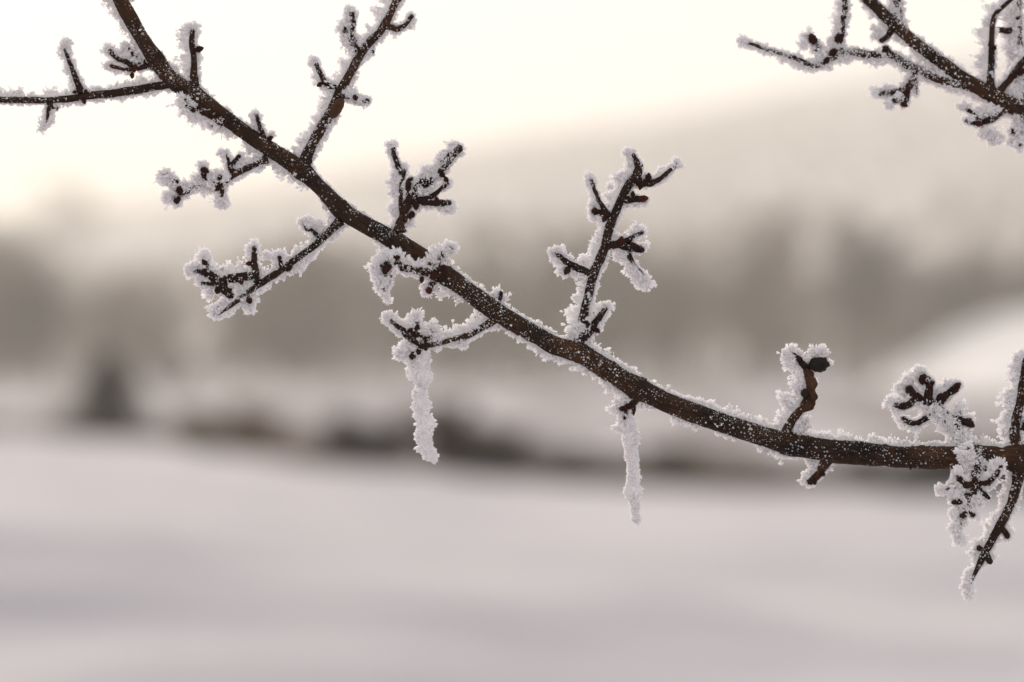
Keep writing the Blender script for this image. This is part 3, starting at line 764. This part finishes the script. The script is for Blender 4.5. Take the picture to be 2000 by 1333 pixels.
# --- spur across the front of the branch (nearer to the camera)
twig(BR, MP, [(852,540,11),(838,532,10),(824,530,9),(800,524,9),(783,520,8.5),(768,505,8),(752,515,6)],
  [([(762,520,6),(762,540,4),(757,560,2)], dict(T=15, name='thorn')), ([(836,525,8),(846,511,7),(858,503,6.5),(880,486,6)], dict(T=16, w=(-.3,1), front=.45, lo=.5, mat=M_TWIG)), ([(770,510,7),(752,505,6),(738,520,5)], dict(T=15, front=.6)),
   ([(752,540,5),(750,566,4)], dict(T=15, front=.5)), ([(850,548,7),(838,566,6)], dict(T=12, w=(-.5,-.5)))],
  [(848,538,13),(867,524,9),(838,568,8,'r'),(769,505,9),(752,530,8),(743,520,7),(760,522,8),(750,566,5),(824,545,6)],
  [(745,520,22,.6),(738,535,18,.7),(745,555,17,.8),(755,583,11,.8),(750,500,15,.4),(775,500,13,.4),(740,510,15,.5),(795,535,8,.3),(833,572,11,.3),(862,577,9),(826,560,8),(868,518,9,.6),(884,484,12,.3),(850,500,12,.8)],
  T=13, w=(-.3,.9), lo=.45, front=.3, d=-65, off=-14, tip=.3)
# knob
twig(BR, MP, [(968,606,6),(973,592,5),(979,578,4)], [], [(979,575,5)], [(973,573,14,.5),(985,584,11,.5),(970,590,11,.5)], T=12, w=(0,1), lo=.6, tip=.5)
# --- twig that carries the left ice strand
LT = twig(BR, MP, [(966,625,9),(945,638,7),(920,652,7),(884,663,6.5),(834,671,8),(805,659,10),(783,642,6),(763,627,4)],
  [([(914,655,6),(905,662,4),(899,669,1.5)], dict(name='thorn', T=12, w=(0,-1))), ([(824,668,7),(816,650,6),(814,630,4)], dict(T=15, w=(0,1), front=.4)), ([(836,668,6),(842,655,5),(843,642,4)], dict(T=13, front=.5)),
   ([(828,674,8),(820,688,8),(806,697,7)], dict(T=10, w=(-1,-.5)))],
  [(808,655,9),(832,665,9),(806,697,8),(818,690,8),(800,648,7)],
  [(757,622,15,.5),(770,632,11,.3),(812,620,16,.6),(845,640,16,.7),(855,652,12,.7),(782,692,18,.85),(795,678,14,.9),(808,712,14,.9),(902,672,13,.9),(893,664,9,.9),(925,640,12,.5),(815,672,9,.5),(768,640,10)],
  T=21, w=(-.2,1), lo=.42, front=.1, d=-15, grain=4)
# --- tall middle twig
twig(BR, MP, [(1128,684,12),(1136,640,10),(1145,594,9),(1158,540,9.5),(1179,486,10),(1192,439,9),(1209,398,8.5),(1226,364,9),(1243,346,10)],
  [([(1243,350,9),(1246,324,6),(1236,301,3.5)], dict(T=15)), ([(1250,335,2.5),(1256,322,1.5)], dict(T=8)), ([(1245,354,8),(1270,359,5.5),(1297,344,4),(1325,318,2.5)], dict(T=13, w=(-.2,1), lo=.6)),
   ([(1215,388,6),(1230,391,6),(1250,389,6)], dict(T=13, w=(0,-1))), ([(1190,425,6),(1172,395,4),(1162,375,3.5),(1155,351,3)], dict(T=15)), ([(1188,422,7),(1176,417,7),(1162,413,6)], dict(T=13, w=(-.6,-.6))),
   ([(1152,534,7),(1121,521,6),(1101,508,5),(1086,494,4)], dict(T=17, w=(-.3,-.4), lo=.7)), ([(1186,480,8),(1216,474,7),(1236,464,4),(1255,454,3)], dict(T=16, w=(0,1))), ([(1205,477,7),(1225,482,8),(1238,484,7),(1254,489,5)], dict(T=12, w=(1,-.2))),
   ([(1226,486,4),(1229,500,5),(1236,513,4),(1253,533,2.5),(1264,551,1.5)], dict(T=22, w=(-1,-.4), lo=.2, front=.2, name='thorn')), ([(1132,668,8),(1140,648,8),(1146,631,7)], dict(T=12, front=.5)), ([(1140,662,7),(1155,645,7),(1165,628,5.5),(1184,601,4.5)], dict(T=15, w=(-.3,.5), lo=.6, front=.1))],
  [(1266,349,8),(1252,362,7),(1238,352,9),(1254,389,9,'r'),(1236,382,6),(1162,413,8),(1109,527,8),(1213,473,8,'r'),(1236,482,9),(1254,489,6),(1156,643,7),(1165,645,6),(1230,503,6),(1182,425,7)],
  [(1228,298,13),(1232,322,11),(1322,320,14),(1152,350,13),(1155,400,13),(1160,425,12),(1088,495,17),(1100,530,14),(1120,535,11),(1240,455,15),(1258,482,11,.3),(1210,500,13,.4),(1232,525,16,.5),(1245,545,15,.6),(1184,600,14,.25),(1258,395,11),(1135,650,12,.7),(1147,672,10,.4),(1170,640,11,.3),(1190,365,9),(1213,345,13),(1136,640,9)],
  T=24, w=(-1,.15), lo=.30, tip=.5, d=12, grain=4)
# --- spur that carries the right ice strand
twig(BR, MP, [(1246,768,12),(1239,782,9),(1230,792,7),(1213,799,5)], [([(1240,785,5),(1239,797,4),(1237,810,3)], dict(T=7, tip=.3)), ([(1224,798,4),(1220,817,3)], dict(T=12, w=(-1,-.2)))], [(1214,799,6),(1222,797,6),(1220,817,3.5),(1230,793,6)],
  [(1200,800,12,.5),(1205,785,9,.3),(1222,778,13,.8),(1213,825,12,.9),(1208,838,9,.9),(1218,768,8),(1226,815,11,.8),(1200,835,7,.9)], T=15, w=(-1,-.1), lo=.4, tip=.4)
# --- spur with the withered fruit
o, OP, f_ = twig(BR, MP, [(1528,862,12),(1538,838,10),(1550,816,9),(1566,796,8),(1578,775,8),(1582,755,8),(1579,732,8),(1574,718,7)],
  [([(1574,720,6),(1561,704,4.5),(1550,690,3.5)], dict(T=20, w=(-1,0), lo=.7)), ([(1552,862,6),(1564,841,6),(1574,824,5)], dict(T=14, w=(-.3,1), lo=.6, front=.5)), ([(1578,784,2),(1560,790,1.5),(1544,794,1)], dict(T=3, tip=0, name='stalk'))],
  [(1562,702,6)], [(1545,690,18,.5),(1548,712,16,.6),(1541,700,15,.5),(1590,690,15,.7),(1607,687,13,.6),(1580,702,9,.9),(1622,708,7,.8),(1549,858,13,.95),(1562,866,11,.95),(1565,878,8,.9),(1573,825,12,.4),(1538,780,18),(1545,800,16,.6),(1533,830,15),(1555,755,14,.4)],
  T=24, w=(-1,.1), lo=.26, tip=0, off=-6, label='stubby spur bearing a black withered fruit and curled dry leaf')
od = depth_at(OP, 1580, 740)
def lump(name, x, y, d, r3, mat, parent, amp=.3, rot=0, sc=.12, seed=0):
    J, K = 14, 18; ph = np.linspace(.02, np.pi-.02, J); th = np.linspace(0, 2*np.pi, K, endpoint=False)
    N = np.stack([np.outer(np.sin(ph), np.cos(th)), np.outer(np.sin(ph), np.sin(th)), np.outer(np.cos(ph), np.ones(K))], -1).reshape(-1, 3)
    rr = 1+amp*(fbm(N*2.6+seed, 3, seed)-.5)*2 - .12*np.abs(np.sin(4*np.arctan2(N[:, 1], N[:, 0])))
    V = N*rr[:, None]*np.array(r3)*PX; c, s_ = math.cos(rot), math.sin(rot); V = np.stack([V[:, 0]*c-V[:, 2]*s_, V[:, 1], V[:, 0]*s_+V[:, 2]*c], 1)+P3(x, y, d)
    i = np.arange(J-1)[:, None]*K; j = np.arange(K)[None]; j2 = (j+1) % K
    return link(name, mesh_np(name, V, np.stack([i+j, i+K+j, i+K+j2, i+j2], -1).reshape(-1, 4), mat, False, V[:, [2, 0]]*10), parent)
lump('withered_fruit', 1600, 712, od-6, (21, 17, 15), M_FRUIT, o, .35, .15, seed=3)
def curled_leaf(pts, mat, parent, d, wd=9, name='dried_leaf', turn=2.4):
    Q = resample(np.array([[*P3(x, y, d), r_*PX] for x, y, r_ in pts]), 2*PX); t_, s_, y_ = frames(Q); K = 12; V = []
    for q in range(len(Q)):
        for k in range(K):
            a = -turn/2 + turn*k/(K-1) - 1.5 + .5*math.sin(q*.25); rr = Q[q, 3]*(1+.25*math.sin(k*1.3+q*.35)+.10*math.sin(q*1.1+k))
            V.append(Q[q, :3]+(s_[q]*math.cos(a)+y_[q]*math.sin(a))*rr)
    V = np.array(V); n = len(Q); outer = V; inner = V*1.0
    ctr = np.repeat(Q[:, :3], K, axis=0); inner = ctr+(V-ctr)*.88
    i = np.arange(n-1)[:, None]*K; j = np.arange(K-1)[None]
    F = np.stack([i+j, i+j+1, i+K+j+1, i+K+j], -1).reshape(-1, 4); m_ = len(V)
    me = mesh_np(name, np.vstack([outer, inner]), np.vstack([F, F[:, ::-1]+m_]), mat, True, np.vstack([V, V])[:, [2, 0]]*10)
    return link(name, me, parent)
curled_leaf([(1572,722,4),(1581,735,9),(1585,750,9.5),(1583,766,7)], M_LEAF, o, od-4, turn=3.6)
curled_leaf([(1582,762,6),(1586,778,9.5),(1578,794,9),(1567,804,3)], M_LEAF, o, od-5, turn=3.9)
lump('shrivelled_bud', 1573, 769, od-9, (9, 7, 10), M_FRUIT, o, .3, seed=8)
# --- small spur under the branch
twig(BR, MP, [(1613,898,11),(1606,915,9),(1597,928,8),(1580,943,7)], [], [(1603,925,7),(1590,938,7)], [(1578,930,12,.4),(1570,940,10,.4),(1590,915,11),(1585,905,10),(1621,915,6)], T=18, w=(-1,.1), lo=.25, tip=.6)
# --- knobbly frosted spur on the right
twig(BR, MP, [(1890,876,12),(1872,848,12),(1857,829,12),(1834,803,12),(1828,790,9)],
  [([(1830,792,9),(1844,773,8),(1867,757,7)], dict(T=14, lo=.6)), ([(1828,796,8),(1812,775,7),(1814,752,8),(1801,737,7)], dict(T=16, lo=.6)), ([(1813,760,6),(1821,745,5)], dict(T=10)), ([(1815,790,7),(1786,773,8),(1775,757,7)], dict(T=16, lo=.6)),
   ([(1790,778,6),(1772,792,6),(1760,795,5),(1746,790,4)], dict(T=14, lo=.6)), ([(1824,800,7),(1809,818,5),(1791,827,5),(1775,825,5),(1762,817,4)], dict(T=14, w=(-.3,-1), lo=.6)),
   ([(1850,818,7),(1870,821,7),(1894,827,7)], dict(T=13, w=(.3,-.8), lo=.6)), ([(1874,820,4),(1876,803,4)], dict(T=14, lo=.7))],
  [(1867,757,9),(1801,740,9),(1776,760,9),(1762,793,8),(1893,827,9),(1844,775,9),(1786,772,8),(1815,755,8),(1793,827,6),(1834,798,8)],
  [(1795,728,18,.4),(1772,745,18,.4),(1757,760,14,.4),(1742,786,16,.4),(1752,805,13,.5),(1768,823,13,.3),(1788,835,12,.4),(1810,800,16,.9),(1800,785,12,.8),(1825,790,11,.9),(1850,752,15,.4),(1870,750,13,.3),(1838,765,12,.4),(1876,797,13,.3),(1895,820,12,.3),(1890,840,12,.5),(1830,812,13,.9),(1880,865,14,.9),(1860,860,14,.8),(1845,838,13,.9),(1815,765,12,.3)],
  T=15, w=(-.7,.2), lo=.6, front=.45, d=45, subfront=.05)
# --- hanging cluster on the right
twig(BR, MP, [(1900,880,9),(1904,895,11),(1907,912,11),(1904,937,9),(1896,968,10),(1884,1000,8),(1876,1025,4),(1871,1040,1)],
  [([(1904,945,7),(1926,945,6),(1942,930,5),(1956,908,4)], dict(T=15, w=(.1,.8), lo=.6)), ([(1900,950,7),(1882,945,6),(1872,936,5)], dict(T=16, lo=.6)), ([(1895,958,5),(1866,954,3.5),(1838,956,1.5)], dict(T=13, name='thorn', lo=.7)),
   ([(1896,968,6),(1880,978,5),(1866,981,5)], dict(T=15, lo=.6)), ([(1905,950,6),(1920,962,5),(1932,974,3)], dict(T=8)), ([(1888,996,5),(1900,1006,4),(1901,996,3)], dict(T=8)), ([(1900,905,6),(1893,890,5),(1890,875,4)], dict(T=16, front=.8, d=-12))],
  [(1875,937,8),(1866,981,6),(1893,968,8),(1903,965,7),(1903,938,8),(1926,944,7),(1880,1008,7),(1898,1005,5)],
  [(1891,880,13,.9),(1886,905,13,.8),(1916,905,12,.8),(1950,905,16,.4),(1940,925,12,.5),(1872,925,15,.5),(1838,955,14,.4),(1858,945,12,.6),(1862,965,15,.7),(1893,935,14,.85),(1895,955,15,.8),(1910,975,16,.85),(1880,985,16,.85),(1864,1005,14,.5),(1865,1030,14,.7),(1875,1055,16,.8),(1868,1045,14,.8),(1908,1008,9,.5),(1920,955,10,.5),(1900,990,13,.8)],
  T=17, w=(-.9,0), lo=.6, front=.2, d=-35, off=-20, tip=.3, subfront=.1)
# --- long thorn twig, lower right
twig(BR, MP, [(1994,912,15),(1987,940,12),(1973,984,9.5),(1950,1031,9),(1922,1082,8),(1908,1112,5),(1895,1143,1)],
  [([(1952,1028,6),(1960,1037,6),(1967,1048,5)], dict(T=13, w=(.8,0))), ([(1925,1080,7),(1913,1071,6)], dict(T=12)), ([(1925,1082,6),(1933,1097,6)], dict(T=10, w=(.8,0)))],
  [(1967,1048,6),(1912,1071,7),(1933,1097,7)], [(1890,1155,13,.4),(1893,1165,10,.6),(1893,1130,13),(1905,1080,15),(1970,1050,10),(1975,950,12,.5),(1935,1050,14),(1880,1145,8)],
  T=21, w=(-1,.1), lo=.32, d=10, tip=.5, grain=4)
# --- twig rising at the right edge
twig(BR, MP, [(1984,882,13),(1981,850,11),(1984,820,10),(1991,789,9.5),(1997,750,9),(2000,722,7),(2002,700,5)], [([(1996,840,6),(2008,825,6),(2018,815,4)], dict(T=14))], [(1985,815,8),(1995,775,7),(2005,828,7)],
  [(1984,860,12,.8),(1990,797,11,.85),(1985,720,15,.4),(1988,700,14,.4),(1975,775,15),(1968,815,16)], T=27, w=(-1,.1), lo=.4, d=12, grain=3)

# ------------------------------------------------------------------ second branch, upper right
B2 = thing('frosted_branch', 'shorter frosted branch crossing the upper right corner, slightly out of focus', 'branch')
P2 = resample(path([(1655,-45,11),(1697,0,12),(1736,39,12),(1790,87,12.5),(1835,120,13),(1880,153,14),(1925,180,16),(1964,201,17),(2000,219,18),(2070,250,18)], 120, 120), 2.5*PX)
st2 = link('stem', tube_mesh('stem', P2, M_BARK, 24, .08, 160, 6), B2)
fr = Frost(); fr.along(P2, 13, (-.5,-.8), .1, 0, .9, patch=.35); fr.along(P2, 8, (.5,.9), .1, 0, .9, patch=.35); fr.grains(P2, 4, 1.3, .4); fr.blob(P3(1755,42,118), 8, .5); fr.build(st2)
twig(B2, P2, [(1933,176,10),(1934,150,8),(1936,116,7.5),(1936,88,6),(1938,53,5.5),(1943,30,5),(1959,14,4),(1992,-16,4)], [], [(1936,90,8),(1942,96,5)], [(1918,110,12),(1925,45,12),(1945,15,12)], T=24, w=(-1,.2), lo=.25, tip=0)
twig(B2, P2, [(1990,210,12),(1996,150,11),(1988,92,10),(1986,50,10),(1985,14,10),(1994,-40,9)], [([(1975,60,6),(1962,60,6),(1948,60,5)], dict(T=3, tip=0))], [(1952,60,6),(1990,142,9)], [(1965,30,12),(1970,70,14),(1973,100,13),(1990,110,14,.9),(1978,125,12,.8),(1985,185,12,.9)],
     T=24, w=(-1,-.1), lo=.3, front=.35, d=60, tip=0)
twig(B2, P2, [(1950,182,8),(1962,166,7),(1973,153,7),(1990,130,7),(2008,110,7)], [], [(1992,142,9),(1980,150,7)], [(1965,150,10)], T=14, w=(-.5,.8), lo=.4, tip=0)
twig(B2, P2, [(1962,212,9),(1936,232,7.5),(1910,243,6)], [([(1915,238,5),(1900,222,4),(1887,212,3.5)], dict(T=13, front=.2)), ([(1912,240,4),(1897,240,3.5),(1885,236,3)], dict(T=11))], [(1910,242,7,'r'),(1925,236,6)],
     [(1878,208,13,.5),(1895,232,11),(1930,215,15,.4),(1945,215,12,.4),(1915,215,12),(1920,260,16,.9),(1940,265,18,.9),(1950,272,13,.9),(1935,278,10,.9)], T=13, w=(0,.6), lo=.5, tip=.3, d=-20)
twig(B2, P2, [(1990,225,9),(1986,245,6),(1982,265,5)], [([(1984,255,4),(1992,282,4)], dict(T=12, front=.8))], [(1980,260,7),(1992,283,4)], [(1982,255,20,.75),(1990,278,17,.8),(1975,275,13,.8),(1998,260,16,.8),(1990,292,10,.8)], T=12, lo=.6, front=.6)
twig(B2, P2, [(1752,50,9),(1754,27,9),(1751,0,9),(1747,-35,8)], [], [], [(1745,10,10,.6),(1762,20,9,.3),(1770,42,7)], T=12, w=(-.5,.2), lo=.6, front=.35, tip=0)
twig(B2, P2, [(1742,55,7),(1735,70,6),(1722,80,5)], [], [(1722,80,6),(1740,66,5)], [(1708,70,12,.3),(1715,60,10),(1705,55,9)], T=15, w=(-1,.2), lo=.5, tip=.5)
# long side twig
twig(B2, P2, [(1890,168,9),(1862,165,8),(1820,150,9),(1775,129,9),(1739,108,8),(1700,108,8),(1658,102,8),(1622,114,8.5),(1592,129,6),(1550,114,5),(1505,99,4),(1462,85,3)],
  [([(1640,104,9),(1638,82,8),(1643,60,6),(1647,35,5.5),(1650,12,5),(1647,-25,5)], dict(T=18, w=(-1,.1), lo=.45, tip=0)), ([(1612,116,6),(1600,100,5),(1589,82,6)], dict(T=16, front=.3)),
   ([(1786,140,8),(1780,160,7),(1769,176,7),(1745,180,5),(1718,184,4.5)], dict(T=13, w=(-.4,.3), lo=.6)), ([(1772,178,6),(1770,192,6),(1764,204,5)], dict(T=11)), ([(1768,192,5),(1755,196,4),(1745,198,4)], dict(T=12)), ([(1788,158,4),(1790,172,2.5),(1791,184,1)], dict(T=10, name='thorn')), ([(1735,106,7),(1729,96,7)], dict(T=9))],
  [(1638,80,11),(1589,80,11),(1728,97,8),(1764,204,7,'r'),(1626,104,9),(1612,120,8),(1770,182,7)],
  [(1450,82,14),(1575,72,17,.3),(1570,85,13),(1605,105,14,.9),(1598,112,11,.8),(1625,80,14,.3),(1640,68,12),(1708,182,13,.5),(1730,172,11),(1735,205,12,.6),(1755,190,10,.4),(1775,155,12),(1565,130,9),(1632,95,9,.8)],
  T=14, w=(0,-.4), lo=.75, front=.18, grain=9, d=-40, prof=([0,.4,.6,1],[1,.9,1,1]), label='long crooked twig reaching left, thickly rimed')

# ------------------------------------------------------------------ hanging rime strands
def strand(pts, label, d, seed):
    """pts x, y, half width px; a string of rime clumps with one crystal skin"""
    Pt = resample(np.array([[*P3(x, y, d), r_*PX] for x, y, r_ in pts]), 1.8*PX)
    t_, s_, y_ = frames(Pt); n = len(Pt); K = 22; th = np.linspace(0, 2*np.pi, K, endpoint=False)
    N = s_[:, None]*np.cos(th)[None, :, None]+y_[:, None]*np.sin(th)[None, :, None]
    base = Pt[:, None, :3]+N*Pt[:, None, 3:4]
    ns = (fbm((base/PX/np.array([9, 9, 13.])).reshape(-1, 3), 2, seed)-.5).reshape(n, K)
    R = Pt[:, 3][:, None]*(1.0+1.3*ns)
    V = (Pt[:, None, :3]+N*R[..., None]*.88).reshape(-1, 3)
    i = np.arange(n-1)[:, None]*K; j = np.arange(K)[None]; j2 = (j+1) % K
    F = [np.stack([i+j, i+j2, i+K+j2, i+K+j], -1).reshape(-1, 4), np.arange(K)[::-1][None], ((n-1)*K+np.arange(K))[None]]
    root = thing('hanging_rime', label, 'rime strand', tuple(P3(pts[0][0], pts[0][1], d)))
    c = link('ice_core', mesh_np('ice_core', V-np.array(root.location), F, M_FROST, True), root)
    f = Frost(); L = sum(math.hypot(a[0]-b[0], a[1]-b[1]) for a, b in zip(pts, pts[1:]))
    cnt = int(L*9); u = rng.random(cnt)*(n-1); i0 = u.astype(int); k0 = rng.integers(0, K, cnt)
    nn = N[i0, k0]; pos = Pt[i0, :3]+nn*R[i0, k0][:, None]*(.8+.22*rng.random(cnt))[:, None]
    ax = nn+np.array([0, 0, -.25])+rng.normal(size=nn.shape)*.45; ax /= np.linalg.norm(ax, axis=1)[:, None]
    sz = (3+7.5*rng.random(cnt)**1.5)*PX*np.minimum(1, (Pt[i0, 3]/PX)/7+.25)
    f.pieces(pos-ax*(sz*.55)[:, None]-np.array(root.location), ax, sz, flat=.6)
    o_ = f.build(root, 'frost')
    return root
ld = depth_at(LT[1], 822, 676)
strand([(826,684,13),(822,698,19),(820,715,20),(822,735,21),(826,750,14),(826,757,8),(819,764,14),(822,780,13),(825,795,16),(823,812,13),(829,826,16),(828,842,17),(828,858,15),(831,872,18),(836,884,16),(839,895,14),(838,902,6)],
  'thick white rime strand hanging left of centre below the forked twig', ld, 1)
strand([(1228,818,8),(1228,832,12),(1231,848,16),(1233,862,17),(1234,878,11),(1235,893,12),(1236,910,10),(1238,925,12),(1238,938,12),(1232,948,10),(1235,960,15),(1237,972,12),(1238,985,8),(1240,996,9),(1240,1005,5),(1243,1013,9),(1240,1022,4)],
  'thinner white rime strand hanging right of centre below the curved branch', 0, 2)
